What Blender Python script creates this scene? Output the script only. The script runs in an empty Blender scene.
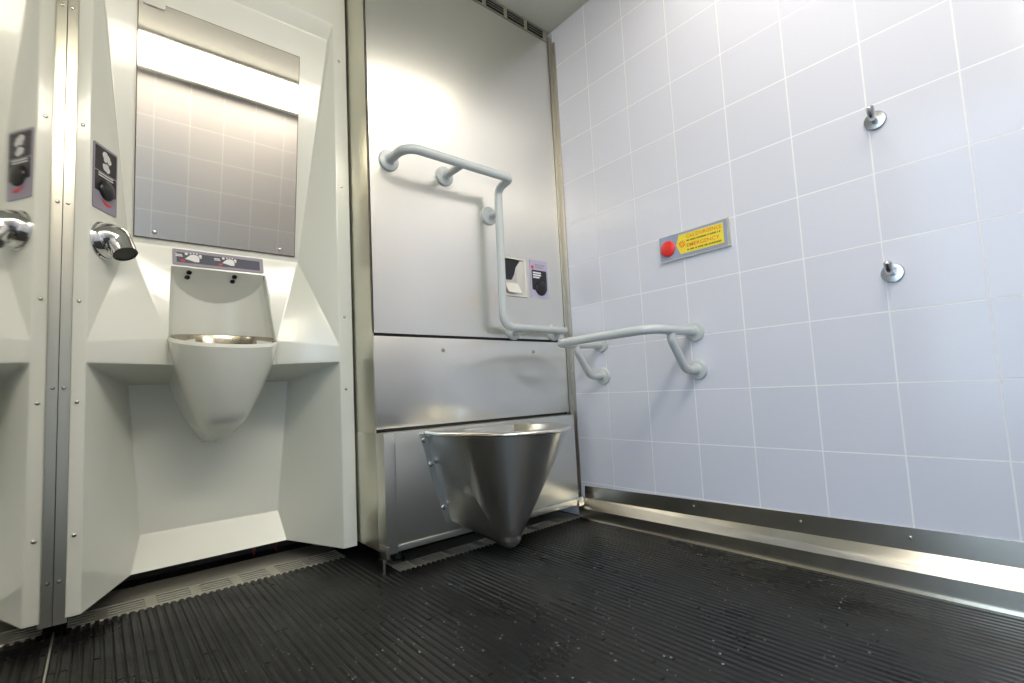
import bpy, bmesh, math, random
from mathutils import Vector, Matrix
random.seed(7)
PI = math.pi
COL = bpy.context.scene.collection
ZO = 0.35          # floor level is z = 0; the measurements below are taken from the first full tile joint

# ------------------------------------------------------------------ materials
def mat(name):
    m = bpy.data.materials.new(name); m.use_nodes = True
    nt = m.node_tree
    return m, nt, nt.nodes['Principled BSDF']

def nd(nt, t, **kw):
    n = nt.nodes.new(t)
    for k, v in kw.items():
        if k in n.inputs.keys(): n.inputs[k].default_value = v
        else: setattr(n, k, v)
    return n

def simple(name, col, rough=.4, metal=0., coat=0., bump=0., bscale=60., spec=.5):
    m, nt, b = mat(name)
    b.inputs['Base Color'].default_value = (*col, 1)
    b.inputs['Roughness'].default_value = rough
    b.inputs['Metallic'].default_value = metal
    b.inputs['Coat Weight'].default_value = coat
    b.inputs['Coat Roughness'].default_value = .06
    b.inputs['Specular IOR Level'].default_value = spec
    tc = nd(nt, 'ShaderNodeTexCoord')
    ns = nd(nt, 'ShaderNodeTexNoise', Scale=bscale, Detail=3.)
    nt.links.new(tc.outputs['Object'], ns.inputs['Vector'])
    mr = nd(nt, 'ShaderNodeMapRange')
    mr.inputs['To Min'].default_value = max(0, rough - .04); mr.inputs['To Max'].default_value = rough + .04
    nt.links.new(ns.outputs['Fac'], mr.inputs['Value']); nt.links.new(mr.outputs['Result'], b.inputs['Roughness'])
    if bump:
        bp = nd(nt, 'ShaderNodeBump', Strength=bump, Distance=.002)
        nt.links.new(ns.outputs['Fac'], bp.inputs['Height']); nt.links.new(bp.outputs['Normal'], b.inputs['Normal'])
    return m

def brushed(name, col, rough, scale=(260, 260, 3), var=.08, bump=.03, wave=0., aniso=0., turn=0.):
    """metal with a fine grain; `scale` sets how the grain is stretched"""
    m, nt, b = mat(name)
    b.inputs['Base Color'].default_value = (*col, 1); b.inputs['Metallic'].default_value = 1
    tc = nd(nt, 'ShaderNodeTexCoord'); mp = nd(nt, 'ShaderNodeMapping'); mp.inputs['Scale'].default_value = scale
    ns = nd(nt, 'ShaderNodeTexNoise', Scale=1., Detail=2.)
    nt.links.new(tc.outputs['Object'], mp.inputs['Vector']); nt.links.new(mp.outputs['Vector'], ns.inputs['Vector'])
    mr = nd(nt, 'ShaderNodeMapRange'); mr.inputs['To Min'].default_value = rough - var; mr.inputs['To Max'].default_value = rough + var
    nt.links.new(ns.outputs['Fac'], mr.inputs['Value']); nt.links.new(mr.outputs['Result'], b.inputs['Roughness'])
    bp = nd(nt, 'ShaderNodeBump', Strength=bump, Distance=.001)
    nt.links.new(ns.outputs['Fac'], bp.inputs['Height'])
    if aniso:
        b.inputs['Anisotropic'].default_value = aniso; b.inputs['Anisotropic Rotation'].default_value = turn
        tg = nd(nt, 'ShaderNodeTangent', direction_type='RADIAL', axis='Z'); nt.links.new(tg.outputs[0], b.inputs['Tangent'])
    if wave:
        n2 = nd(nt, 'ShaderNodeTexNoise', Scale=2.2, Detail=1.)
        nt.links.new(tc.outputs['Object'], n2.inputs['Vector'])
        b2 = nd(nt, 'ShaderNodeBump', Strength=wave, Distance=.01)
        nt.links.new(n2.outputs['Fac'], b2.inputs['Height']); nt.links.new(bp.outputs['Normal'], b2.inputs['Normal'])
        nt.links.new(b2.outputs['Normal'], b.inputs['Normal'])
    else:
        nt.links.new(bp.outputs['Normal'], b.inputs['Normal'])
    return m

def tile_mat(name, axes, off, col, grout, size=.2):
    m, nt, b = mat(name)
    tc = nd(nt, 'ShaderNodeTexCoord'); sp = nd(nt, 'ShaderNodeSeparateXYZ'); cb = nd(nt, 'ShaderNodeCombineXYZ')
    nt.links.new(tc.outputs['Object'], sp.inputs[0])
    for i, a in enumerate(axes):
        ad = nd(nt, 'ShaderNodeMath', operation='ADD'); ad.inputs[1].default_value = off[i] + size * 40
        nt.links.new(sp.outputs[a], ad.inputs[0]); nt.links.new(ad.outputs[0], cb.inputs[i])
    br = nd(nt, 'ShaderNodeTexBrick'); br.offset = 0; br.squash = 1
    br.inputs['Scale'].default_value = 1; br.inputs['Brick Width'].default_value = size; br.inputs['Row Height'].default_value = size
    br.inputs['Mortar Size'].default_value = .0021; br.inputs['Mortar Smooth'].default_value = .2; br.inputs['Bias'].default_value = 0
    br.inputs['Color1'].default_value = (*col, 1); br.inputs['Color2'].default_value = (*[c * .965 for c in col], 1)
    br.inputs['Mortar'].default_value = (*grout, 1)
    nt.links.new(cb.outputs[0], br.inputs['Vector']); nt.links.new(br.outputs['Color'], b.inputs['Base Color'])
    mr = nd(nt, 'ShaderNodeMapRange'); mr.inputs['To Min'].default_value = .17; mr.inputs['To Max'].default_value = .7
    nt.links.new(br.outputs['Fac'], mr.inputs['Value']); nt.links.new(mr.outputs['Result'], b.inputs['Roughness'])
    ns = nd(nt, 'ShaderNodeTexNoise', Scale=38., Detail=2.); nt.links.new(tc.outputs['Object'], ns.inputs['Vector'])
    b1 = nd(nt, 'ShaderNodeBump', Strength=.10, Distance=.004); nt.links.new(ns.outputs['Fac'], b1.inputs['Height'])
    b2 = nd(nt, 'ShaderNodeBump', Strength=.5, Distance=.0012); b2.invert = True
    nt.links.new(br.outputs['Fac'], b2.inputs['Height']); nt.links.new(b1.outputs['Normal'], b2.inputs['Normal'])
    nt.links.new(b2.outputs['Normal'], b.inputs['Normal'])
    return m

def rubber_mat():
    m, nt, b = mat('wet_black_rubber')
    tc = nd(nt, 'ShaderNodeTexCoord')
    n1 = nd(nt, 'ShaderNodeTexNoise', Scale=3.2, Detail=6.); n2 = nd(nt, 'ShaderNodeTexNoise', Scale=70., Detail=3.)
    for n in (n1, n2): nt.links.new(tc.outputs['Object'], n.inputs['Vector'])
    cr = nd(nt, 'ShaderNodeValToRGB'); e = cr.color_ramp.elements
    e[0].position = .35; e[0].color = (.011, .011, .011, 1); e[1].position = .7; e[1].color = (.021, .021, .020, 1)
    nt.links.new(n1.outputs['Fac'], cr.inputs['Fac']); nt.links.new(cr.outputs['Color'], b.inputs['Base Color'])
    mr = nd(nt, 'ShaderNodeMapRange'); mr.inputs['From Min'].default_value = .38; mr.inputs['From Max'].default_value = .62
    mr.inputs['To Min'].default_value = .25; mr.inputs['To Max'].default_value = .5
    nt.links.new(n1.outputs['Fac'], mr.inputs['Value']); nt.links.new(mr.outputs['Result'], b.inputs['Roughness'])
    bp = nd(nt, 'ShaderNodeBump', Strength=.35, Distance=.002)
    nt.links.new(n2.outputs['Fac'], bp.inputs['Height']); nt.links.new(bp.outputs['Normal'], b.inputs['Normal'])
    b.inputs['Specular IOR Level'].default_value = .35
    return m

def emit(name, col, s):
    m, nt, b = mat(name)
    b.inputs['Base Color'].default_value = (.8, .8, .8, 1)
    b.inputs['Emission Color'].default_value = (*col, 1); b.inputs['Emission Strength'].default_value = s
    return m

M = dict(
    shell=simple('moulded_offwhite', (.80, .815, .735), .2, 0, .5, .02, 9),
    steel=brushed('brushed_steel', (.82, .81, .76), .28, (45, 45, .7), .012, .0, 0, .35),
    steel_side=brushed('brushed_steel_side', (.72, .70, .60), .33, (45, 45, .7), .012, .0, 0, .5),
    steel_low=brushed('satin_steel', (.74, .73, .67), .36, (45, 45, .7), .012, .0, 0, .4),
    trim_steel=brushed('trim_steel', (.50, .48, .43), .42, (45, 45, .7), .012, .0),
    bowl=brushed('spun_steel', (.70, .70, .68), .3, (60, 60, 1), .02, .0, 0, .8, .25),
    polished=brushed('polished_steel', (.80, .79, .73), .035, (40, 40, 1), .015, .004, .045),
    kerb=brushed('kerb_steel', (.74, .71, .63), .25, (160, 1.5, 160), .015, .0, 0, .5, .25),
    grate=brushed('grate_steel', (.74, .71, .63), .5, (2, 160, 160), .02, .0),
    chrome=simple('chrome', (.85, .85, .85), .06, 1),
    liner=simple('liner_steel', (.42, .38, .32), .18, 1, 0, .3, 40),
    screw=simple('screw_steel', (.55, .54, .51), .25, 1),
    mirror=simple('mirror_glass', (.66, .635, .575), .012, 1, 0, 0, 3),
    mirror_edge=simple('mirror_edge', (.16, .10, .06), .3),
    bar=simple('grey_coated_tube', (.56, .60, .60), .22, 0, .3),
    hook=simple('satin_chrome', (.58, .60, .61), .25, 1),
    black=simple('black_plastic', (.012, .012, .013), .3),
    dark=simple('dark_void', (.025, .027, .024), .6),
    label_grey=simple('label_lilac_grey', (.32, .29, .36), .4),
    label_lilac=simple('label_lilac', (.50, .46, .62), .4),
    label_black=simple('label_black', (.02, .02, .025), .35),
    label_navy=simple('label_navy', (.045, .05, .085), .35),
    white=simple('white_print', (.85, .85, .85), .4),
    red=simple('red_print', (.75, .02, .03), .4),
    red_button=simple('red_button', (.80, .035, .03), .35),
    yellow=simple('yellow_sign', (.92, .74, .06), .4),
    orange=simple('orange_print', (.85, .17, .02), .4),
    olive=simple('olive_print', (.20, .17, .03), .4),
    sign_blue=simple('sign_blue_grey', (.33, .38, .52), .4),
    ceiling=simple('ceiling_metal', (.56, .58, .51), .4, .0),
    wall_dark=simple('unpainted_wall', (.055, .058, .05), .7),
    door=simple('door_grey', (.4, .41, .4), .4),
    copper=simple('copper_red', (.22, .05, .03), .45),
    cream=simple('cream_plastic', (.78, .76, .70), .35),
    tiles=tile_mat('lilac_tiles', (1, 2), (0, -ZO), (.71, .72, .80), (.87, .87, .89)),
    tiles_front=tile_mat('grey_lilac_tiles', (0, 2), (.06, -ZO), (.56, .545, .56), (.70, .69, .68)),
    rubber=rubber_mat(),
    water=simple('water', (.5, .5, .5), .05, 0),
    asphalt=simple('asphalt', (.18, .18, .185), .8),
    spot=emit('spot_diffuser', (1.0, .93, .81), 3.7),
    lamp=emit('lamp_diffuser', (1.0, .92, .79), 9.8),
)
M['water'].node_tree.nodes['Principled BSDF'].inputs['Transmission Weight'].default_value = .6

# ------------------------------------------------------------------ mesh helpers
def V(x, y, z): return Vector((x, y, z))

def box(bm, x0, x1, y0, y1, z0, z1, bev=0.):
    r = bmesh.ops.create_cube(bm, size=1)
    vs = r['verts']
    for v in vs:
        v.co = V((x0 + x1) / 2 + v.co.x * (x1 - x0), (y0 + y1) / 2 + v.co.y * (y1 - y0), (z0 + z1) / 2 + v.co.z * (z1 - z0))
    if bev:
        es = list({e for v in vs for e in v.link_edges})
        bmesh.ops.bevel(bm, geom=es, offset=bev, segments=2, affect='EDGES', profile=.6)

def frame_of(n, up=V(0, 0, 1)):
    n = n.normalized()
    u = up - n * up.dot(n)
    if u.length < 1e-4: u = V(1, 0, 0) - n * n.x
    u.normalize(); s = u.cross(n).normalized()
    return s, u, n           # right (seen from outside), up, outwards

def lathe(bm, c, n, prof, seg=24, up=V(0, 0, 1)):
    """surface of revolution about axis n through c; prof = [(radius, height)]"""
    s, u, n = frame_of(n, up)
    rings = []
    for r, h in prof:
        if r < 1e-6: rings.append([bm.verts.new(c + n * h)])
        else: rings.append([bm.verts.new(c + n * h + (s * math.cos(2 * PI * k / seg) + u * math.sin(2 * PI * k / seg)) * r) for k in range(seg)])
    for a, b in zip(rings, rings[1:]):
        for k in range(seg):
            k2 = (k + 1) % seg
            if len(a) == 1 and len(b) == 1: continue
            if len(a) == 1: bm.faces.new((a[0], b[k], b[k2]))
            elif len(b) == 1: bm.faces.new((a[k], b[0], a[k2]))
            else: bm.faces.new((a[k], b[k], b[k2], a[k2]))
    for ring, last in ((rings[0], 0), (rings[-1], 1)):
        if len(ring) > 1:
            try: bm.faces.new(ring if last else ring[::-1])
            except ValueError: pass

def fillet(pts, rad, seg=10):
    pts = [Vector(p) for p in pts]; out = [pts[0]]
    for i in range(1, len(pts) - 1):
        a, b, c = pts[i - 1], pts[i], pts[i + 1]
        d1 = (a - b).normalized(); d2 = (c - b).normalized()
        ang = d1.angle(d2); r = rad[i - 1] if isinstance(rad, (list, tuple)) else rad
        t = min(r / math.tan(ang / 2), (a - b).length * .49, (c - b).length * .49)
        r2 = t * math.tan(ang / 2)
        cen = b + (d1 + d2).normalized() * (r2 / math.sin(ang / 2))
        p0, p1 = b + d1 * t, b + d2 * t
        v0, v1 = p0 - cen, p1 - cen; tot = v0.angle(v1); ax = v0.cross(v1).normalized()
        for k in range(seg + 1):
            out.append(cen + Matrix.Rotation(tot * k / seg, 3, ax) @ v0)
    out.append(pts[-1]); return out

def tube(bm, path, r, seg=18, caps=True, round_end=(False, False)):
    path = [Vector(p) for p in path]
    rs = [r] * len(path) if not isinstance(r, list) else r
    if round_end[0]:
        d = (path[0] - path[1]).normalized(); p0 = path[0]; R0 = rs[0]
        for a in (30, 60, 88): path.insert(0, p0 + d * R0 * math.sin(math.radians(a)) * .6); rs.insert(0, R0 * math.cos(math.radians(a)))
    if round_end[1]:
        d = (path[-1] - path[-2]).normalized(); p0 = path[-1]; R0 = rs[-1]
        for a in (30, 60, 88): path.append(p0 + d * R0 * math.sin(math.radians(a)) * .6); rs.append(R0 * math.cos(math.radians(a)))
    t0 = (path[1] - path[0]).normalized()
    u = t0.orthogonal().normalized(); rings = []
    for i, p in enumerate(path):
        if i == 0: t = t0
        elif i == len(path) - 1: t = (path[i] - path[i - 1]).normalized()
        else: t = ((path[i + 1] - path[i]).normalized() + (path[i] - path[i - 1]).normalized()).normalized()
        u = (u - t * u.dot(t)).normalized(); w = t.cross(u)
        rings.append([bm.verts.new(p + (u * math.cos(2 * PI * k / seg) + w * math.sin(2 * PI * k / seg)) * rs[i]) for k in range(seg)])
    for a, b in zip(rings, rings[1:]):
        for k in range(seg): bm.faces.new((a[k], a[(k + 1) % seg], b[(k + 1) % seg], b[k]))
    if caps: bm.faces.new(rings[0][::-1]); bm.faces.new(rings[-1])

def prism(bm, c, s, u, n, poly, h0, h1):
    """polygon (in s,u axes about c) extruded along n from h0 to h1"""
    a = [bm.verts.new(c + s * x + u * y + n * h0) for x, y in poly]
    b = [bm.verts.new(c + s * x + u * y + n * h1) for x, y in poly]
    m = len(poly)
    bm.faces.new(a[::-1]); bm.faces.new(b)
    for k in range(m): bm.faces.new((a[k], a[(k + 1) % m], b[(k + 1) % m], b[k]))

def circ(r, seg=24, cx=0, cy=0, sy=1): return [(cx + r * math.cos(2 * PI * k / seg), cy + sy * r * math.sin(2 * PI * k / seg)) for k in range(seg)]
def rect(x0, y0, x1, y1): return [(x0, y0), (x1, y0), (x1, y1), (x0, y1)]
def rrect(x0, y0, x1, y1, r, seg=4):
    out = []
    for cx, cy, a in ((x1 - r, y1 - r, 0), (x0 + r, y1 - r, 90), (x0 + r, y0 + r, 180), (x1 - r, y0 + r, 270)):
        for k in range(seg + 1):
            t = math.radians(a + 90 * k / seg); out.append((cx + r * math.cos(t), cy + r * math.sin(t)))
    return out

ORIG = {}
def thing(name, label, cat, loc, group=None):
    o = bpy.data.objects.new(name, None); COL.objects.link(o); o.empty_display_size = .05
    w = V(loc[0], loc[1], loc[2] + ZO); o.location = w; ORIG[o] = w
    o['label'] = label; o['category'] = cat
    if group: o['group'] = group
    return o

def obj(name, bm, m, parent=None, origin=None, smooth=True, label=None, recalc=True, sharp=32):
    if recalc: bmesh.ops.recalc_face_normals(bm, faces=bm.faces)
    ng = [f for f in bm.faces if len(f.verts) > 4]
    base = ORIG[parent] if parent is not None else (V(origin[0], origin[1], origin[2] + ZO) if origin else V(0, 0, 0))
    for v in bm.verts: v.co = v.co + V(0, 0, ZO) - base
    me = bpy.data.meshes.new(name); bm.to_mesh(me); bm.free()
    me.materials.append(M[m] if isinstance(m, str) else m)
    if smooth:
        for p in me.polygons: p.use_smooth = True
        me.set_sharp_from_angle(angle=math.radians(sharp))
    o = bpy.data.objects.new(name, me); COL.objects.link(o)
    if parent is not None: o.parent = parent; ORIG[o] = base
    else: o.location = base; ORIG[o] = base
    if label: o['label'] = label
    return o

def tag(o, label, cat, group=None, kind=None):
    o['label'] = label; o['category'] = cat
    if group: o['group'] = group
    if kind: o['kind'] = kind
    return o

def struct(name, bm, m, smooth=False, origin=None):
    o = obj(name, bm, m, None, origin, smooth); o['kind'] = 'structure'; return o

NB = bmesh.new
def screw(parent, p, n, r=.0045, h=.003):
    bm = NB(); lathe(bm, Vector(p), Vector(n), [(r, -.001), (r, h * .45), (r * .75, h * .85), (r * .35, h), (0, h)], 12)
    return obj('screw', bm, 'screw', parent)

def text_mesh(bm, s, c, right, up, n, width, height, lift, depth=.0008):
    cu = bpy.data.curves.new('lettering', 'FONT'); cu.body = s; cu.size = 1; cu.extrude = 0; cu.offset = .006
    cu.resolution_u = 3
    o = bpy.data.objects.new('lettering', cu); COL.objects.link(o)
    dg = bpy.context.evaluated_depsgraph_get(); me = o.evaluated_get(dg).to_mesh()
    xs = [v.co.x for v in me.vertices]; ys = [v.co.y for v in me.vertices]
    x0, x1, y0, y1 = min(xs), max(xs), min(ys), max(ys)
    vs = [bm.verts.new(c + right * ((v.co.x - x0) / (x1 - x0) - .5) * width + up * ((v.co.y - y0) / (y1 - y0) - .5) * height + n * lift) for v in me.vertices]
    for p in me.polygons:
        try: bm.faces.new([vs[i] for i in p.vertices])
        except ValueError: pass
    o.evaluated_get(dg).to_mesh_clear()
    bpy.data.objects.remove(o); bpy.data.curves.remove(cu)

# ------------------------------------------------------------------ room shell
XL, YF, YB, ZC, ZF = -1.80, -1.66, .80, 1.995, -.35
FLOOR_X = [(-1.80, -.992, .463), (-.992, -.058, .172)]

# floor: black rubber sheet with raised ribs running towards the drains; some ribs are worn through
bm = NB()
box(bm, XL - .05, .05, YF - .05, YB + .05, ZF - .08, ZF - .0035)
for x0, x1, ye in FLOOR_X:
    n = int(round((x1 - x0) / .0195)); st = (x1 - x0) / n
    for k in range(n):
        xa = x0 + st * (k + .5); y = YF
        while y < ye - 1e-6:
            L = random.choice((.15, .3, .6, .9, 1.3, 2.)) * random.uniform(.7, 1.3)
            if y > ye - .55: L = ye - y
            y2 = min(ye, y + L)
            if ye - y2 < .08: y2 = ye
            w = .0066 + random.uniform(-.0008, .0008); ht = random.uniform(-.0006, .0004)
            j = random.uniform(-.0008, .0008)
            if not (random.random() < .06 and y2 - y < .22):
                a = [bm.verts.new(V(xa + j + sx * w, yy, ZF - .0035)) for yy in (y, y2) for sx in (-1.25, 1.25)]
                b = [bm.verts.new(V(xa + j + sx * w, yy, ZF + ht)) for yy in (y + .001, y2 - .001) for sx in (-.7, .7)]
                bm.faces.new((b[0], b[1], b[3], b[2]))
                bm.faces.new((a[0], a[1], b[1], b[0])); bm.faces.new((a[2], b[2], b[3], a[3]))
                bm.faces.new((a[0], b[0], b[2], a[2])); bm.faces.new((a[1], a[3], b[3], b[1]))
            y = y2 + random.uniform(.002, .004)
struct('floor', bm, 'rubber')

bm = NB(); box(bm, 0, .08, YF - .08, YB + .05, ZF - .08, ZC + .1)
struct('wall_right', bm, 'tiles')
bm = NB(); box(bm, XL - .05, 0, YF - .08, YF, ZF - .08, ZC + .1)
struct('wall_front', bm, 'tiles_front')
bm = NB(); box(bm, XL - .05, 0, YB, YB + .08, ZF - .08, ZC + .1)
struct('wall_back', bm, 'wall_dark')
QX0, QX1, QY0, QY1 = -.66, -.08, -.98, -.58          # opening of the square lamp
bm = NB(); box(bm, XL - .05, .05, QY1, YB + .05, ZC, ZC + .06); box(bm, XL - .05, .05, YF - .08, QY0, ZC, ZC + .06)
box(bm, XL - .05, QX0, QY0, QY1, ZC, ZC + .06); box(bm, QX1, .05, QY0, QY1, ZC, ZC + .06)
box(bm, XL - .05, .05, YF - .08, YB + .05, ZC + .06, ZC + .09)
struct('ceiling', bm, 'ceiling')

# left wall: polished steel sheet, open doorway nearer the viewer
DY0, DY1, DZ = -1.55, -.80, 1.62
bm = NB(); box(bm, XL - .006, XL, DY1 + .05, YB, ZF + .001, ZC); box(bm, XL - .006, XL, YF, DY0 - .05, ZF + .001, ZC)
box(bm, XL - .006, XL, DY0 - .05, DY1 + .05, DZ + .05, ZC)
struct('wall_left', bm, 'polished')
bm = NB(); box(bm, XL - .03, XL + .008, DY1, DY1 + .05, ZF, DZ + .05, .003); box(bm, XL - .03, XL + .008, DY0 - .05, DY0, ZF, DZ + .05, .003)
box(bm, XL - .03, XL + .008, DY0, DY1, DZ, DZ + .05, .003)
struct('door_1', bm, 'steel')
bm = NB(); box(bm, XL - .12, XL - .03, YF - .08, YB + .08, ZF - .08, ZC + .1)
bm2 = NB(); box(bm2, XL - .12, XL - .031, DY1 + .05, YB + .08, ZF - .08, ZC + .1); box(bm2, XL - .12, XL - .031, YF - .08, DY0 - .05, ZF - .08, ZC + .1)
box(bm2, XL - .12, XL - .031, DY0 - .05, DY1 + .05, DZ + .05, ZC + .1); bm.free()
struct('wall_outer', bm2, 'door')
bm = NB(); box(bm, -9, XL - .12, -8, 6, ZF - .2, ZF - .09)
struct('ground', bm, 'asphalt')

# skirting kerb along the tiled wall
bm = NB()
prof0 = lambda y: [(0, -.2128 + .019 * -y * 1.0 - .0), (-.004, -.2128 + .019 * -y), (-.004, -.269 + .014 * -y), (-.052, -.3035 + .008 * -y), (-.052, -.3435), (-.066, -.3455), (-.066, -.352), (0, -.352)]
ra = [bm.verts.new(V(x, .165, z)) for x, z in prof0(.165)]; rb = [bm.verts.new(V(x, YF, z)) for x, z in prof0(YF)]
for k in range(len(ra)): bm.faces.new((ra[k], ra[(k + 1) % len(ra)], rb[(k + 1) % len(ra)], rb[k]))
bm.faces.new(ra); bm.faces.new(rb[::-1])
kerb = struct('baseboard_right', bm, 'kerb', True)
for y in (.08, -.36, -.72, -.99, -1.32): screw(kerb, (-.004, y, -.236 + .016 * -y), (-1, 0, 0), .0045, .003)

# corner trim between the steel cabinet and the tiled wall
bm = NB(); box(bm, -.005, 0, .186, .22, -.27, 1.93, .001); box(bm, -.022, -.003, .207, .213, -.27, 1.96, .001)
tr = struct('trim_1', bm, 'trim_steel')
for z in (1.88, 1.3, .63, .34, .30, -.245): screw(tr, (-.005, .197, z), (-1, 0, 0), .004, .003)
# narrow steel strip where the washstand meets the polished wall
bm = NB(); box(bm, -1.7995, -1.772, .388, .40, -.312, ZC, .001)
tr2 = struct('trim_2', bm, 'steel_side')
for z in (1.37, .80, .294, -.205): screw(tr2, (-1.789, .388, z), (0, -1, 0), .005, .004)

bm = NB(); box(bm, XL - .0, XL + .0018, -.70, .45, ZF - .004, ZF + .004)
struct('trim_3', bm, 'steel_low')

# ------------------------------------------------------------------ ceiling lamp
LX0, LX1, LYA, LYB, LZA, LZB = -1.79, -.50, -1.60, -1.33, 1.875, ZC - .012
t = thing('light_box', 'long warm white light box under the ceiling above the tiled wall seen in the mirror', 'lamp', ((LX0 + LX1) / 2, YF, LZA))
bm = NB()
pr = [(YF + .001, LZA - .004), (LYA - .004, LZA - .004), (LYA, LZA), (LYA, LZA + .012), (LYB - .014, LZB), (LYB + .012, LZB), (LYB + .012, ZC - .002), (YF + .001, ZC - .002)]
ra = [bm.verts.new(V(LX0, y, z)) for y, z in pr]; rb = [bm.verts.new(V(LX1, y, z)) for y, z in pr]
for k in range(len(ra)): bm.faces.new((ra[k], ra[(k + 1) % len(ra)], rb[(k + 1) % len(rb)], rb[k]))
bm.faces.new(ra[::-1]); bm.faces.new(rb)
obj('housing', bm, 'ceiling', t, smooth=False)
bm = NB()
pr = [(LYA + .001, LZA + .012), (LYA + .003, LZA + .005), (LYB - .002, LZB - .006), (LYB - .004, LZB)]
ra = [bm.verts.new(V(LX0 + .01, y, z)) for y, z in pr]; rb = [bm.verts.new(V(LX1 - .01, y, z)) for y, z in pr]
for k in range(4): bm.faces.new((ra[k], ra[(k + 1) % 4], rb[(k + 1) % 4], rb[k]))
bm.faces.new(ra[::-1]); bm.faces.new(rb)
obj('diffuser', bm, 'lamp', t, smooth=False)
t = thing('ceiling_light', 'small square recessed ceiling light near the tiled wall, glowing back from the steel cabinet', 'lamp', ((QX0 + QX1) / 2, (QY0 + QY1) / 2, ZC + .02))
bm = NB(); box(bm, QX0 + .008, QX1 - .008, QY0 + .008, QY1 - .008, ZC + .012, ZC + .02); obj('diffuser', bm, 'spot', t)
bm = NB()
for a in ((QX0, QX1, QY0, QY0 + .008), (QX0, QX1, QY1 - .008, QY1), (QX0, QX0 + .008, QY0, QY1), (QX1 - .008, QX1, QY0, QY1)): box(bm, *a, ZC - .004, ZC + .03)
obj('frame', bm, 'steel', t)

# ------------------------------------------------------------------ washstand unit
XO0, XI0, XI1, XO1 = -1.776, -1.745, -1.042, -.992    # outer / inner limits of the flat border
YP = .375
t = thing('washstand', 'off-white moulded washstand unit with hand basin between mirror wall and steel cabinet', 'washbasin', (-1.385, .5, -.295))
WS = t
bm = NB()
vd = {}
def v(*c):
    k = tuple(round(q, 4) for q in c)
    if k not in vd: vd[k] = bm.verts.new(V(*c))
    return vd[k]
def f(*cs):
    try: return bm.faces.new([v(*c) for c in cs])
    except ValueError: pass
ZT, ZB = ZC - .005, -.295
A0, A1 = (XI0, YP, 1.66), (XI1, YP, 1.66)                          # header lower edge
S0, S1 = (-1.735, .403, 1.606), (-1.053, .403, 1.606)            # top of mirror surround
B0, B1 = (-1.652, .514, .748), (-1.143, .514, .748)                # foot of mirror surround
L0, L1 = (XI0, YP, .418), (XI1, YP, .420)                          # outer ends of the counter nose
C0, C1 = (-1.552, .458, .443), (-1.236, .458, .443)                # inner ends, at the basin
l0, l1 = (XI0, YP, .360), (XI1, YP, .362)
c0, c1 = (-1.552, .458, .360), (-1.236, .458, .360)
D0, D1 = (-1.64, .72, .31), (-1.125, .72, .31)                     # knee recess back wall
E0, E1 = (-1.603, .72, -.192), (-1.168, .72, -.192)
G0, G1 = (-1.63, .645, ZB), (-1.155, .655, ZB)
N0, N1 = (-1.543, .497, .681), (-1.262, .497, .681)                # niche top corners
# border
for xo, xi, top, s in ((XO0, XI0, None, 0), (XO1, XI1, None, 1)):
    zs = [ZT, 1.66, .42 if s else .418, .362 if s else .360, ZB]
    for za, zb in zip(zs, zs[1:]): f((xo, YP, za), (xi, YP, za), (xi, YP, zb), (xo, YP, zb))
    for za, zb in zip(zs, zs[1:]): f((xo, YP, za), (xo, YP + .025, za), (xo, YP + .025, zb), (xo, YP, zb))
f((XI0, YP, ZT), (XI1, YP, ZT), A1, A0)
# soffit, surround, side chamfers
f(A0, A1, S1, S0)
MY = lambda z: .514 - (.514 - .403) * (z - .748) / (1.606 - .748)
f(S0, S1, B1, B0)
f(A0, S0, B0); f(A0, B0, L0); f(A1, B1, S1); f(A1, L1, B1)
# counter facets
f(L0, B0, C0); f(L1, C1, B1)
f(B0, N0, C0); f(B1, C1, N1); f(B0, B1, N1, N0)
# counter nose and underside
f(L0, C0, c0, l0); f(L1, l1, c1, C1)
f(c0, c1, (-1.236, .72, .31), (-1.552, .72, .31)); f(l0, c0, (-1.552, .72, .31), D0); f(l1, D1, (-1.236, .72, .31), c1)
f(C0, (-1.48, .458, .443), (-1.48, .458, .360), c0); f(C1, c1, (-1.30, .458, .360), (-1.30, .458, .443))
# knee recess
f(D0, D1, E1, E0)
f(l0, D0, E0, G0, (XI0, YP, ZB)); f(l1, (XI1, YP, ZB), G1, E1, D1)
f(E0, E1, G1, G0)
# niche: arched soffit and curved back down to the basin
K = 14
def arc_top(k):
    a = PI * k / K; s = math.sin(a); x = N0[0] + (N1[0] - N0[0]) * (1 - math.cos(a)) / 2
    return (x, N0[1] + .095 * s, .681 - .095 * s)
def arc_low(k):
    a = PI * k / K; s = math.sin(a); x = C0[0] + (C1[0] - C0[0]) * (1 - math.cos(a)) / 2
    return (x, C0[1] + .14 * s, .443 + .022 * s)
tp = [N0] + [arc_top(k) for k in range(1, K)] + [N1]; lw = [C0] + [arc_low(k) for k in range(1, K)] + [C1]
mids = [(N0[0] + (N1[0] - N0[0]) * (1 - math.cos(PI * k / K)) / 2, N0[1], N0[2]) for k in range(1, K)]
fr = [N0] + mids + [N1]
for k in range(K):
    f(*[q for i, q in enumerate([fr[k], fr[k + 1], tp[k + 1], tp[k]]) if not (k == 0 and i == 3) and not (k == K - 1 and i == 1 and False)])
    f(tp[k], tp[k + 1], lw[k + 1], lw[k])
bmesh.ops.remove_doubles(bm, verts=bm.verts, dist=1e-4)
bmesh.ops.recalc_face_normals(bm, faces=bm.faces)
es = [e for e in bm.edges if len(e.link_faces) == 2 and e.calc_face_angle(0) > math.radians(14)]
bmesh.ops.bevel(bm, geom=es, offset=.006, segments=3, affect='EDGES', profile=.5, clamp_overlap=True)
sh = obj('shell', bm, 'shell', t)
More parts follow.
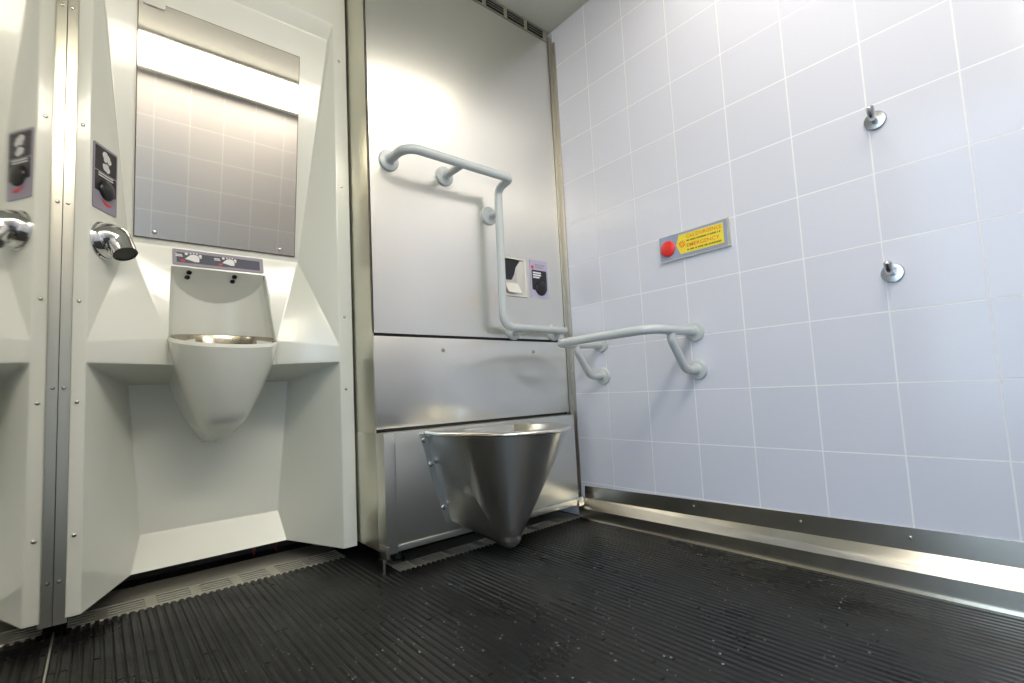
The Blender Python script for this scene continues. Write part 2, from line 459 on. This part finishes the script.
# basin bowl hanging from the counter
bm = NB(); XC = -1.394
def bowl_ring(z_back, z_front, hw, yf, ys, yb=.722, n=20, xc=XC):
    pts = [V(xc - hw * 1.03, yb, z_back)]
    for k in range(n + 1):
        a = PI * k / n
        fr_ = math.sin(a)
        pts.append(V(xc - hw * math.cos(a), ys + (yf - ys) * fr_, z_back + (z_front - z_back) * fr_))
    pts.append(V(xc + hw * 1.03, yb, z_back))
    return pts
secs = [(.443, .408, .158, .305, .458, .458 + .0), (.435, .400, .1585, .3, .455, .60), (.36, .345, .142, .318, .46, .722), (.27, .265, .113, .355, .48, .722),
        (.205, .208, .086, .386, .49, .722), (.172, .182, .071, .402, .495, .722), (.15, .166, .056, .425, .505, .722), (.13, .15, .042, .47, .53, .722), (.11, .125, .028, .56, .60, .722), (.098, .104, .016, .64, .68, .722)]
rings = []
for i, (zb_, zf_, hw, yf, ys, yb_) in enumerate(secs):
    rings.append([bm.verts.new(p) for p in bowl_ring(zb_, zf_, hw, yf, ys, max(yb_, ys + .001), xc=XC - .002 * i * .6)])
for a, b in zip(rings, rings[1:]):
    for k in range(len(a) - 1): bm.faces.new((a[k], a[k + 1], b[k + 1], b[k]))
bm.faces.new(rings[-1])
# rolled rim and the inside of the bowl
top = rings[0][1:-1]
def inner(sc, dz):
    return [bm.verts.new(V(XC + (q.co.x - XC) * sc, .458 + (q.co.y - .458) * sc + 0.0, q.co.z + dz)) for q in top]
r1 = inner(.975, .004); r2 = inner(.93, .001); r3 = inner(.90, -.02)
for a, b in ((top, r1), (r1, r2), (r2, r3)):
    for k in range(len(a) - 1): bm.faces.new((a[k], b[k], b[k + 1], a[k + 1]))
bowl = obj('basin', bm, 'shell', t)
# stainless liner inside the rim, reaching back under the niche
bm = NB(); n = 40; prev = None
for sc, dz in ((.962, 0.003), (.92, .000), (.86, -.03), (.5, -.12), (.05, -.15)):
    ring = []
    for k in range(n):
        a = 2 * PI * k / n; fr_ = math.sin(a)
        if fr_ >= 0: x, y, z = XC - .158 * math.cos(a) * sc, .458 - .153 * fr_ * sc, .443 - .035 * fr_ * sc + dz
        else: x, y, z = XC - .158 * math.cos(a) * sc, .458 - .135 * fr_ * sc, .443 + dz + .006 - .022 * fr_
        ring.append(bm.verts.new(V(x, y, z)))
    if prev:
        for k in range(n): bm.faces.new((prev[k], prev[(k + 1) % n], ring[(k + 1) % n], ring[k]))
    prev = ring
bm.faces.new(prev)
obj('liner', bm, 'liner', t, label='dull stainless liner of the hand basin')
# four spout holes under the niche soffit
for px in (-1.492, -1.358):
    for dy in (.012, .026):
        s_ = .135 / .105; p = V(px + (dy - .014) * -.25, N0[1] + dy, .681 - dy)
        nrm = V(0, -1, -1).normalized()
        bm = NB(); lathe(bm, p, nrm, [(.008, -.004), (.008, .002), (.0065, .003), (.005, .0022), (0, .0015)], 16)
        obj('spout', bm, 'black', t, label='small dark water or soap outlet')
for z in (1.027, .528, .255, -.092): screw(t, (-1.7615, YP, z), (0, -1, 0), .005, .003)
for z in (1.518, 1.021, .528, .264): screw(t, (-1.022, YP, z), (0, -1, 0), .005, .003)

# ---- mirror
MT = V(0, .403 - .514, 1.606 - .748).normalized(); MN = V(0, -MT.z, MT.y)
t = thing('mirror', 'tall tilted frameless mirror above the hand basin', 'mirror', (-1.398, .5, .765))
mc = V(-1.398, MY(.767), .767); h = (1.503 - .767) / MT.z; hw = .2425
bm = NB(); prism(bm, mc, V(1, 0, 0), MT, MN, rect(-hw, 0, hw, h), .0005, .005); obj('mirror_edge', bm, 'mirror_edge', t, smooth=False)
bm = NB(); prism(bm, mc, V(1, 0, 0), MT, MN, rect(-hw + .0025, .0025, hw - .0025, h - .0025), .004, .0065); obj('glass', bm, 'mirror', t, smooth=False)
for sx in (-.189, .189):
    screw(t, mc + V(sx, 0, 0) + MT * .02 + MN * .0065, MN, .007, .006)
# upper clip in the left corner
bm = NB(); prism(bm, mc + V(-.2, 0, 0) + MT * (h - .012), V(1, 0, 0), MT, MN, rect(-.028, -.006, .028, .014), .006, .011); obj('clip', bm, 'cream', t)

# ---- soap and water label above the niche
FN = (Vector(N0) - Vector(B0)).cross(V(1, 0, 0)).normalized()
if FN.y > 0: FN = -FN
FU = (V(0, MY(.748), .748) - V(0, .497, .681)).normalized()
FN = V(1, 0, 0).cross(FU).normalized(); FN = FN if FN.y < 0 else -FN
t = thing('instruction_plate', 'wide lilac and black plate with two white hand symbols above the basin niche', 'sign', (-1.402, .497, .688))
lc = V(-1.402, .5058, .7155); RX = V(1, 0, 0)
HWL, HHL = .136, .0285
bm = NB(); prism(bm, lc, RX, FU, FN, rrect(-HWL, -HHL, HWL, HHL, .004), .001, .003); obj('plate', bm, 'label_grey', t, smooth=False)
bm = NB(); prism(bm, lc, RX, FU, FN, rrect(-HWL + .011, -HHL + .009, HWL - .012, HHL - .012, .002), .003, .0036); obj('panel', bm, 'label_navy', t, smooth=False, label='dark navy field of the plate')
def hand_poly(s=1.):
    return [(-.026 * s, -.006 * s), (-.010 * s, -.010 * s), (.002 * s, -.014 * s), (.014 * s, -.013 * s), (.015 * s, .002 * s), (.010 * s, .010 * s), (-.001 * s, .013 * s), (-.012 * s, .009 * s)]
for hx, s_ in ((-.076, 1.), (.030, .92)):
    bm = NB(); c = lc + RX * hx
    prism(bm, c, RX, FU, FN, hand_poly(s_), .0036, .0044)
    for dx, dy, r in ((-.022, .013, .0048), (-.010, .0155, .0026), (-.001, .017, .0022), (.008, .016, .0026), (.0175, .010, .0046), (.019, .003, .0025)):
        prism(bm, c, RX, FU, FN, circ(r * s_, 12, dx * s_, dy * s_), .0036, .0044)
    obj('hand_symbol', bm, 'white', t, smooth=False, label='white hand symbol with drops')
    bm = NB(); prism(bm, c, RX, FU, FN, [(-.040 * s_, -.0105), (-.026 * s_, -.0095), (-.028 * s_, -.0155), (-.034 * s_, -.0175)], .0036, .0044)
    obj('arrow', bm, 'red', t, smooth=False, label='small red arrow mark')
    bm = NB()
    for r_ in range(2):
        prism(bm, c, RX, FU, FN, rect(-.052 * s_, .0015 + r_ * .005, -.032 * s_ - .002 * r_, .0045 + r_ * .005), .0036, .0042)
    obj('print_line', bm, 'white', t, smooth=False, label='tiny white printed lines')

# ---- hand dryer sensor plate on the left slope
P1, P3, P4 = Vector(A0), Vector(B0), Vector(L0)
SN = (P3 - P1).cross(P4 - P1).normalized(); SN = SN if SN.y < 0 else -SN
SU = V(0, 0, 1) - SN * SN.z; SU.normalize(); SR = SU.cross(SN).normalized(); SR = SR if SR.x > 0 else -SR
def on_slope(x, z):
    # y of the slope plane at x, z
    y = P1.y - (SN.x * (x - P1.x) + SN.z * (z - P1.z)) / SN.y
    return V(x, y, z)
sc_ = on_slope(-1.7125, .898)
t = thing('hand_dryer_plate', 'upright grey and black sensor plate with black knob above the chrome spout', 'sign', tuple(sc_ - V(0, 0, .09)))
HW, HH = .049, .096
bm = NB(); prism(bm, sc_, SR, SU, SN, rrect(-HW, -HH, HW, HH, .004), .0005, .003); obj('plate', bm, 'label_grey', t, smooth=False)
bm = NB(); prism(bm, sc_, SR, SU, SN, rect(-HW + .006, .018, HW - .005, HH - .007), .003, .0036)
prism(bm, sc_, SR, SU, SN, rrect(-HW + .006, -.043, HW - .005, .0145, .004), .003, .0036); obj('panel', bm, 'label_black', t, smooth=False, label='black fields of the plate')
bm = NB()
for dx, dy, r in ((-.004, .071, .011), (.006, .066, .010), (.013, .058, .008), (-.003, .058, .007), (-.002, .036, .011), (.007, .031, .009), (.003, .040, .008), (-.009, .04, .005)):
    prism(bm, sc_, SR, SU, SN, circ(r, 14, dx, dy), .0036, .0043)
obj('hand_symbol', bm, 'white', t, smooth=False, label='white symbol of drying hands')
bm = NB()
for yy in (.0025, .0095): prism(bm, sc_, SR, SU, SN, rect(-.03, yy, .03, yy + .0032), .0036, .0042)
obj('print_line', bm, 'white', t, smooth=False, label='two fine white printed lines')
bm = NB(); lathe(bm, sc_ + SU * -.032 + SR * .003 + SN * .003, SN, [(.029, 0), (.029, .004), (.026, .008), (.016, .0115), (0, .013)], 28); obj('sensor_knob', bm, 'black', t)
bm = NB(); prism(bm, sc_, SR, SU, SN, [(-.018, -.062), (.030, -.073), (.012, -.078), (.002, -.077)], .003, .0037); obj('arrow', bm, 'red', t, smooth=False, label='red arrow mark')

# ---- chrome spout of the hand dryer
sb = on_slope(-1.713, .716)
t = thing('dryer_spout', 'curved chrome air spout on the washstand below the sensor plate', 'spout', tuple(sb))
bm = NB(); lathe(bm, sb, SN, [(.054, .0006), (.054, .003), (.051, .006), (.0, .006)], 32)
obj('base_plate', bm, 'chrome', t)
p0 = sb + SU * .0
path = fillet([p0 + SN * .001, p0 + SN * .040 + V(0, -.0, .006), p0 + SN * .046 + V(.012, -.020, -.044)], .045, 16)
bm = NB(); tube(bm, path, [.05 - .0195 * (i / (len(path) - 1)) ** .8 for i in range(len(path))], 28, caps=False); obj('spout_tube', bm, 'chrome', t, recalc=True)
d = (path[-1] - path[-2]).normalized()
bm = NB(); lathe(bm, path[-1], d, [(.0292, -.001), (.0285, .0012), (.026, .0012), (.025, -.004), (.024, -.03), (0, -.03)], 28)
obj('mouth', bm, 'black', t, label='dark open mouth of the spout')

# ------------------------------------------------------------------ drains in the floor
def drain(x0, x1, y0, y1, label, cross, n=4, wide=True):
    t = thing('floor_drain', label, 'drain', ((x0 + x1) / 2, (y0 + y1) / 2, ZF))
    bm = NB(); ys = y0 + (y1 - y0) * (.40 if wide else .30)
    box(bm, x0, x1, ys, y1, ZF - .002, ZF + .001, .0008)
    box(bm, x0, x1, y0, y0 + .010, ZF - .006, ZF - .0015, .0008)
    st = (ys - y0 - .01) / n
    for k in range(n): box(bm, x0, x1, y0 + .014 + k * st, y0 + .014 + (k + .5) * st, ZF - .006, ZF - .001, .0006)
    x = x0 + .06
    while x < x1 - .03:
        box(bm, x, x + .028, y0 + .004, ys + .02, ZF - .006, ZF + .0004, .0006); x += cross
    obj('grating', bm, 'grate', t, smooth=False)
    bm = NB(); box(bm, x0 + .002, x1 - .002, y0 + .002, y1 - .002, ZF - .0058, ZF - .0052); obj('channel', bm, 'dark', t, smooth=False)
drain(-1.775, -1.0, .458, .705, 'long steel floor drain grating below the washstand', .115)
drain(-.93, -.03, .168, .34, 'steel floor drain grating below the toilet', .14)
for px in (-1.245, -1.165):
    bm = NB(); tube(bm, [V(px, .765, ZF - .004), V(px, .765, -.18)], .006, 10)
    o = obj('copper_pipe', bm, 'copper', None, (px, .765, ZF))
    tag(o, 'thin reddish pipe in the dark gap under the washstand, ' + ('left one' if px < -1.2 else 'right one'), 'pipe', 'reddish pipes under the washstand')

# ------------------------------------------------------------------ stainless service cabinet
CX0, CX1, CY, CY2 = -.985, -.024, .215, .16
t = thing('service_cabinet', 'tall brushed stainless steel service cabinet behind the toilet', 'cabinet', (-.5, .5, -.29))
bm = NB(); box(bm, CX0 + .006, CX1, CY + .012, .75, -.27, ZC - .004)
obj('carcass', bm, 'dark', t, smooth=False, label='dark inner body seen through the joints')
bm = NB(); box(bm, CX0, CX0 + .003, CY + .004, .752, .107, ZC - .003, .001); box(bm, CX0, CX0 + .003, CY + .0045, .752, -.285, .107, .001); obj('side_panel', bm, 'steel_side', t)
# upper front panel with the cut-out for the dispenser
RX0, RX1, RZ0, RZ1 = -.385, -.247, .634, .812
bm = NB(); y0, y1 = CY, CY + .003; ZU = .452
a0 = CX0 + .0
box(bm, a0, RX0, y0, y1, ZU, 1.93); box(bm, RX1, CX1, y0, y1, ZU, 1.93)
box(bm, RX0, RX1, y0, y1, ZU, RZ0); box(bm, RX0, RX1, y0, y1, RZ1, 1.93)
box(bm, a0, a0 + .003, y0, y0 + .012, ZU, 1.93)
bmesh.ops.remove_doubles(bm, verts=bm.verts, dist=1e-5)
obj('upper_panel', bm, 'steel', t, smooth=False)
bm = NB()
prof = [(CX0, 1.934), (CX1, 1.934)]
box(bm, CX0, CX1, CY + .001, CY + .004, 1.936, ZC - .003)
obj('head_rail', bm, 'steel_side', t, smooth=False)
bm = NB(); x = CX1 - .03
while x > CX0 + .12:
    for k in range(3):
        zz = 1.955 + k * .0125
        q = [V(x - .10, CY + .001, zz), V(x, CY + .001, zz), V(x, CY - .007, zz - .006), V(x - .10, CY - .007, zz - .006)]
        vs = [bm.verts.new(p) for p in q] + [bm.verts.new(p + V(0, 0, .0015)) for p in q]
        for ff in ((0, 1, 2, 3), (7, 6, 5, 4), (0, 4, 5, 1), (1, 5, 6, 2), (2, 6, 7, 3), (3, 7, 4, 0)): bm.faces.new([vs[i] for i in ff])
    x -= .125
obj('vent_louvre', bm, 'steel_low', t, smooth=False, label='rows of small louvred vent slots at the top')
bm = NB(); x = CX1 - .03
while x > CX0 + .12:
    box(bm, x - .101, x + .001, CY - .0005, CY + .001, 1.943, 1.985); x -= .125
obj('vent_opening', bm, 'dark', t, smooth=False)
# hatch
bm = NB(); box(bm, CX0 + .002, CX1, CY - .001, CY + .012, .1185, .441, .0015); hatch = obj('access_hatch', bm, 'steel', t)
for x in (-.703, -.234):
    bm = NB(); lathe(bm, V(x, CY - .001, .395), V(0, -1, 0), [(.0085, 0), (.0085, .002), (.006, .006), (.0035, .007), (0, .007)], 16); obj('bolt', bm, 'screw', hatch)
# lower box section that carries the toilet
CX1L = -.055
bm = NB(); box(bm, CX0, -.945, CY2 - .002, CY + .004, -.285, .107, .0015); obj('corner_post', bm, 'steel_low', t)
bm = NB(); box(bm, -.9435, CX1L, CY2, CY2 + .004, -.262, .107, .001); box(bm, -.9435, CX1L, CY2 + .004, CY + .011, .103, .107); box(bm, CX1L - .003, CX1L, CY2 + .004, CY + .011, -.262, .103)
box(bm, -.9435, -.20, CY2 - .004, CY2 + .02, -.281, -.262, .001)
obj('lower_panel', bm, 'steel_low', t)
bm = NB(); box(bm, -.45, -.075, CY2 - .012, CY2 + .02, -.286, -.262, .001); box(bm, -.072, -.04, CY2 - .016, CY2 + .04, -.292, -.255, .001)
obj('bottom_rail', bm, 'kerb', t, label='bright folded bottom rail')
bm = NB(); box(bm, CX0 - .002, CX0 + .010, CY2 - .004, CY2 + .05, -.300, -.258, .001); obj('bracket', bm, 'screw', t)
bm = NB(); lathe(bm, V(-.974, .205, ZF - .004), V(0, 0, 1), [(.0055, 0), (.0055, .075)], 14); obj('leg', bm, 'screw', t)
bm = NB(); lathe(bm, V(-.89, .265, ZF - .004), V(0, 0, 1), [(.024, 0), (.024, .012), (.012, .016), (.012, .075)], 18); obj('levelling_foot', bm, 'dark', t)

# paper dispenser recess
t = thing('paper_dispenser', 'small recessed paper dispenser with cream frame in the steel cabinet', 'dispenser', ((RX0 + RX1) / 2, CY, RZ0))
bm = NB()
fo, fi = (RX0 + .002, RX1 - .002, RZ0 + .002, RZ1 - .002), (RX0 + .012, RX1 - .014, RZ0 + .014, RZ1 - .012)
for a in ((fo[0], fi[0], fo[2], fo[3]), (fi[1], fo[1], fo[2], fo[3]), (fi[0], fi[1], fo[2], fi[2]), (fi[0], fi[1], fi[3], fo[3])):
    box(bm, a[0], a[1], CY - .004, CY + .002, a[2], a[3], .0008)
obj('frame', bm, 'cream', t, smooth=False)
bm = NB()
x0, x1, z0, z1 = fi; yb = CY + .011
q = [V(x0, CY, z0), V(x1, CY, z0), V(x1, CY, z1), V(x0, CY, z1)]; r = [V(x0, yb, z0 + .02), V(x1 - .035, yb, z0 + .035), V(x1 - .035, yb, z1), V(x0, yb, z1)]
a = [bm.verts.new(p) for p in q]; b = [bm.verts.new(p) for p in r]
for k in range(4): bm.faces.new((a[k], a[(k + 1) % 4], b[(k + 1) % 4], b[k]))
bm.faces.new(b)
obj('recess', bm, 'steel_low', t, smooth=False, recalc=False)
bm = NB(); prism(bm, V(x0, CY + .009, z0), V(1, 0, 0), V(0, 0, 1), V(0, -1, 0), [(.001, .150), (.001, .062), (.040, .062), (.055, .085), (.066, .118), (.092, .150)], -.001, .005); obj('dark_patch', bm, 'black', t)  # black patch put in for the dark upper left inside the recess
bm = NB(); prism(bm, V(x0 + .05, CY + .002, z0 + .03), V(1, 0, 0), V(0, .5, .866).normalized(), V(0, -.866, .5), rect(-.046, -.034, .03, .022), 0, .002); obj('chute', bm, 'cream', t, smooth=False)

# flush plate next to it
pc = V(-.1715, CY, .7275)
t = thing('flush_plate', 'lilac plate with black round sensor knob on the steel cabinet above the grab bar', 'sign', (-.1715, CY, .64))
s_, u_, n_ = V(1, 0, 0), V(0, 0, 1), V(0, -1, 0)
bm = NB(); prism(bm, pc, s_, u_, n_, rrect(-.0545, -.087, .0545, .087, .004), .0004, .003); obj('plate', bm, 'label_lilac', t, smooth=False)
bm = NB(); prism(bm, pc, s_, u_, n_, rrect(-.046, -.052, .046, .04, .006), .003, .0036); obj('panel', bm, 'label_black', t, smooth=False, label='black field of the plate')
bm = NB()
for k, w in enumerate((.05, .05, .04)): prism(bm, pc, s_, u_, n_, rect(-.04, .024 - k * .0105, -.04 + w, .031 - k * .0105), .0036, .0042)
obj('print_line', bm, 'white', t, smooth=False, label='white printed lines')
bm = NB()
for k, w in enumerate((.06, .05)): prism(bm, pc, s_, u_, n_, rect(-.025, .062 - k * .011, -.025 + w, .067 - k * .011), .003, .0036)
obj('print_line', bm, 'label_grey', t, smooth=False, label='grey printed lines')
bm = NB(); lathe(bm, pc + V(.006, -.003, -.042), n_, [(.034, 0), (.034, .004), (.030, .009), (.018, .013), (0, .0145)], 28); obj('sensor_knob', bm, 'black', t)
bm = NB(); prism(bm, pc, s_, u_, n_, circ(.008, 16, -.041, .052), .003, .004); obj('indicator', bm, 'red', t, smooth=False, label='pink red dot')

# ------------------------------------------------------------------ toilet
TX, TYc, TR = -.60, -.008, .228
t = thing('toilet', 'wall-hung conical stainless steel toilet bowl on the steel cabinet', 'toilet', (TX, CY2, -.31))
bm = NB(); n = 44
ts0 = [PI * (1.0) + PI * k / n for k in range(n + 1)]
TA, TB, TC = .228, .32, .065          # half-width, half-length and centre of the rim ellipse
def outline(s):
    """bowl section at s (0 rim .. 1 foot): flat cheek, cone, flat cheek"""
    zt, zb, rb = .088, -.268, .047
    hwb = .2285 + (.135 - .2285) * s; zw = .090 + (-.222 - .090) * s
    pts = [V(TX - hwb, CY2 - .003, zw)]
    for a in ts0:
        x0, y0 = TX + TA * math.cos(a), TC + TB * math.sin(a)
        pts.append(V(x0 + (TX + rb * math.cos(a) - x0) * s, y0 + (rb * math.sin(a) - y0) * s, zt + (zb - zt) * s))
    pts.append(V(TX + hwb, CY2 - .003, zw)); return pts
rings = [[bm.verts.new(p) for p in outline(s)] for s in [i / 16 for i in range(17)]]
for sc, dz in ((.94, -.016), (.78, -.031), (.5, -.041), (.2, -.045)):
    base = outline(1.0)
    ring = []
    for i, p in enumerate(base):
        if i in (0, len(base) - 1): q = V(TX + (p.x - TX) * sc, CY2 - .003, p.z - .002 + dz * .1)
        else: q = V(TX + (p.x - TX) * sc, 0 + (p.y - 0) * sc, p.z + dz)
        ring.append(bm.verts.new(q))
    rings.append(ring)
for a, b in zip(rings, rings[1:]):
    for k in range(len(a) - 1): bm.faces.new((a[k], a[k + 1], b[k + 1], b[k]))
bm.faces.new(rings[-1])
obj('bowl', bm, 'bowl', t, sharp=16)
# rim: rolled outer edge, flat deck, opening and inside
bm = NB()
N = 64
def outer(k):
    u = k / N
    return None
pts = outline(0.0)
def deck(off, dz):
    out = []
    for i, p in enumerate(pts):
        if i in (0, len(pts) - 1): out.append(V(p.x + (off if i == 0 else -off) * .3, p.y, p.z + dz))
        else:
            d = V(p.x - TX, p.y - TYc, 0).normalized(); out.append(V(p.x, p.y, p.z + dz) - d * off)
    return out
rr = []
for a in range(-120, 121, 30):
    rr.append([bm.verts.new(p) for p in deck(.004 - .0075 * math.cos(math.radians(a)), .006 + .0075 * math.sin(math.radians(a)))])
for a, b in zip(rr, rr[1:]):
    for k in range(len(a) - 1): bm.faces.new((a[k], a[k + 1], b[k + 1], b[k]))
edge = [bm.verts.new(p) for p in deck(.018, .0115)]
for k in range(len(edge) - 1): bm.faces.new((rr[-1][k], rr[-1][k + 1], edge[k + 1], edge[k]))
# opening ellipse matched point by point with the deck edge
def opening(sc, dz):
    out = []
    for p in edge:
        a = math.atan2(p.co.y - (TYc - .01), p.co.x - TX)
        out.append(bm.verts.new(V(TX + .15 * sc * math.cos(a), TYc - .02 + .172 * sc * math.sin(a), .0885 + .0115 + dz)))
    return out
op = [opening(1., 0), opening(.985, -.004), opening(.92, -.03), opening(.6, -.14), opening(.25, -.2)]
allr = [edge] + op
for a, b in zip(allr, allr[1:]):
    for k in range(len(a)): bm.faces.new((a[k], a[(k + 1) % len(a)], b[(k + 1) % len(a)], b[k]))
bm.faces.new(op[-1])
obj('rim', bm, 'kerb', t, label='bright rolled rim with the bowl opening')
# wing-shaped mounting flange
bm = NB()
poly = [(-.252, .094), (.252, .094), (.158, -.226), (-.158, -.226)]
prism(bm, V(TX, CY2, 0), V(1, 0, 0), V(0, 0, 1), V(0, -1, 0), poly, .0005, .0045)
fl = obj('mounting_flange', bm, 'bowl', t, smooth=False)
for s in (-1, 1):
    for x, z in ((.236, .071), (.211, -.015), (.166, -.172)):
        bm = NB(); lathe(bm, V(TX + s * x, CY2 - .0045, z), V(0, -1, 0), [(.009, 0), (.009, .003), (.0065, .007), (.003, .0075), (0, .0075)], 14)
        obj('screw', bm, 'screw', fl)

# ------------------------------------------------------------------ grab bars
def flange(parent, p, n, r=.039):
    bm = NB(); lathe(bm, Vector(p), Vector(n), [(r, .0005), (r, .007), (r * .93, .0105), (.021, .0125), (.018, .016), (.0, .016)], 28)
    return obj('wall_flange', bm, 'bar', parent)
TRD = .0165
t = thing('grab_bar', 'grey S-shaped grab bar on the steel cabinet', 'grab bar', (-.45, CY, .49))
ya, yv = .083, .152
path = fillet([(-.908, CY - .004, 1.088), (-.908, ya, 1.088), (-.432, ya, 1.088), (-.443, yv, 1.068), (-.447, yv, .49), (-.088, yv, .487)], [.055, .017, .04, .045], 10)
bm = NB(); tube(bm, path, TRD, 18, round_end=(False, True)); obj('rail', bm, 'bar', t)
for p0, p1 in (((-.667, CY - .004, 1.088), (-.667, ya, 1.088)), ((-.449, CY - .004, .968), (-.446, yv, .968)), ((-.345, CY - .004, .482), (-.345, yv, .487)), ((-.10, CY - .004, .485), (-.10, yv, .487))):
    bm = NB(); tube(bm, [Vector(p0), Vector(p1)], .0145, 16); obj('standoff', bm, 'bar', t)
for x, z in ((-.908, 1.088), (-.667, 1.088), (-.449, .969), (-.345, .482), (-.10, .485)): flange(t, (x, CY, z), (0, -1, 0))

t = thing('grab_bar', 'grey U-shaped support rail on the tiled wall beside the toilet', 'grab bar', (-.14, -.2, .27))
xb, zb = -.285, .410
path = fillet([(-.004, -.42, zb + .006), (xb, -.42, zb + .004), (xb, .022, zb), (-.004, .022, zb)], [.06, .05], 12)
bm = NB(); tube(bm, path, TRD, 18); obj('rail', bm, 'bar', t)
for y in (-.42, .02):
    path = fillet([(-.165, y, zb - .008), (-.165, y, zb - .03), (-.085, y, .274), (-.004, y, .272)], [.03, .05], 10)
    bm = NB(); tube(bm, path, .015, 18); obj('brace', bm, 'bar', t)
    flange(t, (0, y, .415), (-1, 0, 0), .037); flange(t, (0, y, .273), (-1, 0, 0), .037)

# ------------------------------------------------------------------ coat hooks
for y, z, lab in ((-1.017, .951, 'upper chrome coat hook with round base on the tiled wall'), (-1.017, .506, 'lower chrome coat hook with round base on the tiled wall')):
    t = thing('coat_hook', lab, 'hook', (0, y, z - .026), 'coat hooks on the tiled wall')
    bm = NB(); lathe(bm, V(0, y, z), V(-1, 0, 0), [(.027, .0005), (.027, .005), (.025, .0075), (.012, .009), (0, .009)], 28); obj('base', bm, 'hook', t)
    path = fillet([(-.006, y, z), (-.036, y, z - .001), (-.050, y - .001, z + .022)], .018, 8)
    bm = NB(); tube(bm, path, [.0085 + .0015 * i / (len(path) - 1) for i in range(len(path))], 16, round_end=(False, True)); obj('peg', bm, 'hook', t)

# ------------------------------------------------------------------ emergency sign
ec = V(0, -.4435, .7505); s_, u_, n_ = V(0, -1, 0), V(0, 0, 1), V(-1, 0, 0)
t = thing('emergency_sign', 'blue and yellow emergency call plate with round red button on the tiled wall', 'sign', (0, -.4435, .70))
HW, HH = .1395, .0515
bm = NB(); prism(bm, ec, s_, u_, n_, rrect(-HW, -HH, HW, HH, .003), .0005, .009); obj('frame', bm, 'steel_low', t, smooth=False)
bm = NB(); prism(bm, ec, s_, u_, n_, rect(-HW + .003, -HH + .004, HW - .009, HH - .004), .009, .0102); obj('face', bm, 'sign_blue', t, smooth=False, label='blue-grey face of the plate')
bm = NB(); prism(bm, ec, s_, u_, n_, [(-.066, .002), (-.050, -.036), (.118, -.036), (.118, .038), (-.052, .038)], .0102, .0112); obj('notice', bm, 'yellow', t, smooth=False, label='yellow arrow-shaped notice')
bm = NB(); lathe(bm, ec + s_ * -.1005 + u_ * -.003 + n_ * .0102, n_, [(.0305, 0), (.0305, .005), (.027, .0075), (.015, .0112), (0, .012)], 32); obj('push_button', bm, 'red_button', t)
def line(s, x0, x1, z, h, m):
    bm = NB(); text_mesh(bm, s, ec + s_ * ((x0 + x1) / 2) + u_ * z, s_, u_, n_, x1 - x0, h, .0117); obj('lettering', bm, m, t, smooth=False, recalc=False)
line("CAS D'URGENCE", -.022, .113, .0265, .0135, 'orange')
line('EMERGENCY', -.022, .104, -.0085, .0135, 'orange')
for zz, seed in ((.0095, 3), (-.0255, 5)):
    bm = NB(); rnd = random.Random(seed); x = -.022
    while x < .108:
        w = rnd.choice((.004, .0055, .003, .0045)); prism(bm, ec, s_, u_, n_, rect(x, zz - .003, x + w, zz + .003), .0112, .0117); x += w + rnd.choice((.0012, .0012, .0012, .004))
    obj('print_line', bm, 'olive', t, smooth=False, label='row of small dark print')
bm = NB()
for k in range(8):
    a = 2 * PI * (k + .5) / 8; d = V(0, -math.cos(a), math.sin(a)); q = V(0, math.sin(a), math.cos(a))
    c = ec + s_ * -.041 + u_ * .001
    prism(bm, c + d * .0095, -d, q, n_, [(.0055, 0), (-.004, .0032), (-.004, -.0032)] if k % 2 else [(.005, .0018), (-.003, .0024), (-.003, -.0024), (.005, -.0018)], .0112, .0118)
obj('cross_symbol', bm, 'orange', t, smooth=False, label='orange red cross symbol')

# ------------------------------------------------------------------ water drops on the rubber floor and on the kerb
bm = NB()
for i in range(520):
    y = random.uniform(-1.0, .05); x = random.uniform(-1.6, -.08)
    rr_ = random.uniform(.0012, .0032); z = ZF - .0001
    lathe(bm, V(x, y, z), V(0, 0, 1), [(rr_, 0), (rr_ * .85, rr_ * .35), (rr_ * .45, rr_ * .6), (0, rr_ * .68)], 8)
o = obj('water_drops', bm, 'water', None, (0, 0, ZF)); tag(o, 'small clear water drops scattered over the black ribbed floor', 'water', kind='stuff')

# ------------------------------------------------------------------ light, world, camera
sc = bpy.context.scene
w = bpy.data.worlds.new('sky'); sc.world = w; w.use_nodes = True
bg = w.node_tree.nodes['Background']; bg.inputs[0].default_value = (.62, .80, 1.0, 1); bg.inputs[1].default_value = 2.1

cam = bpy.data.cameras.new('camera'); co = bpy.data.objects.new('camera', cam); COL.objects.link(co)
R = Matrix(((0.7739305936334111, -0.014367171115049558, -0.6331074321411704), (-0.6314500283214035, -0.09325738966370269, -0.7697882312727384), (-0.04798226725712856, 0.9955383687569571, -0.08124689755062825)))
co.matrix_world = Matrix.Translation((-1.7177141, -1.3543473, 0.22998315 + ZO)) @ R.to_4x4()
cam.sensor_fit = 'HORIZONTAL'; cam.sensor_width = 36; cam.lens = 488.93662 * 36 / 1024
cam.shift_x = (512 - 499.0204) / 1024; cam.shift_y = (351.1068 - 341.5) / 1024
cam.clip_start = .01
sc.camera = co
vs = sc.view_settings
vs.view_transform = 'Standard'; vs.look = 'None'; vs.gamma = 1; vs.use_curve_mapping = False; vs.exposure = 0.95
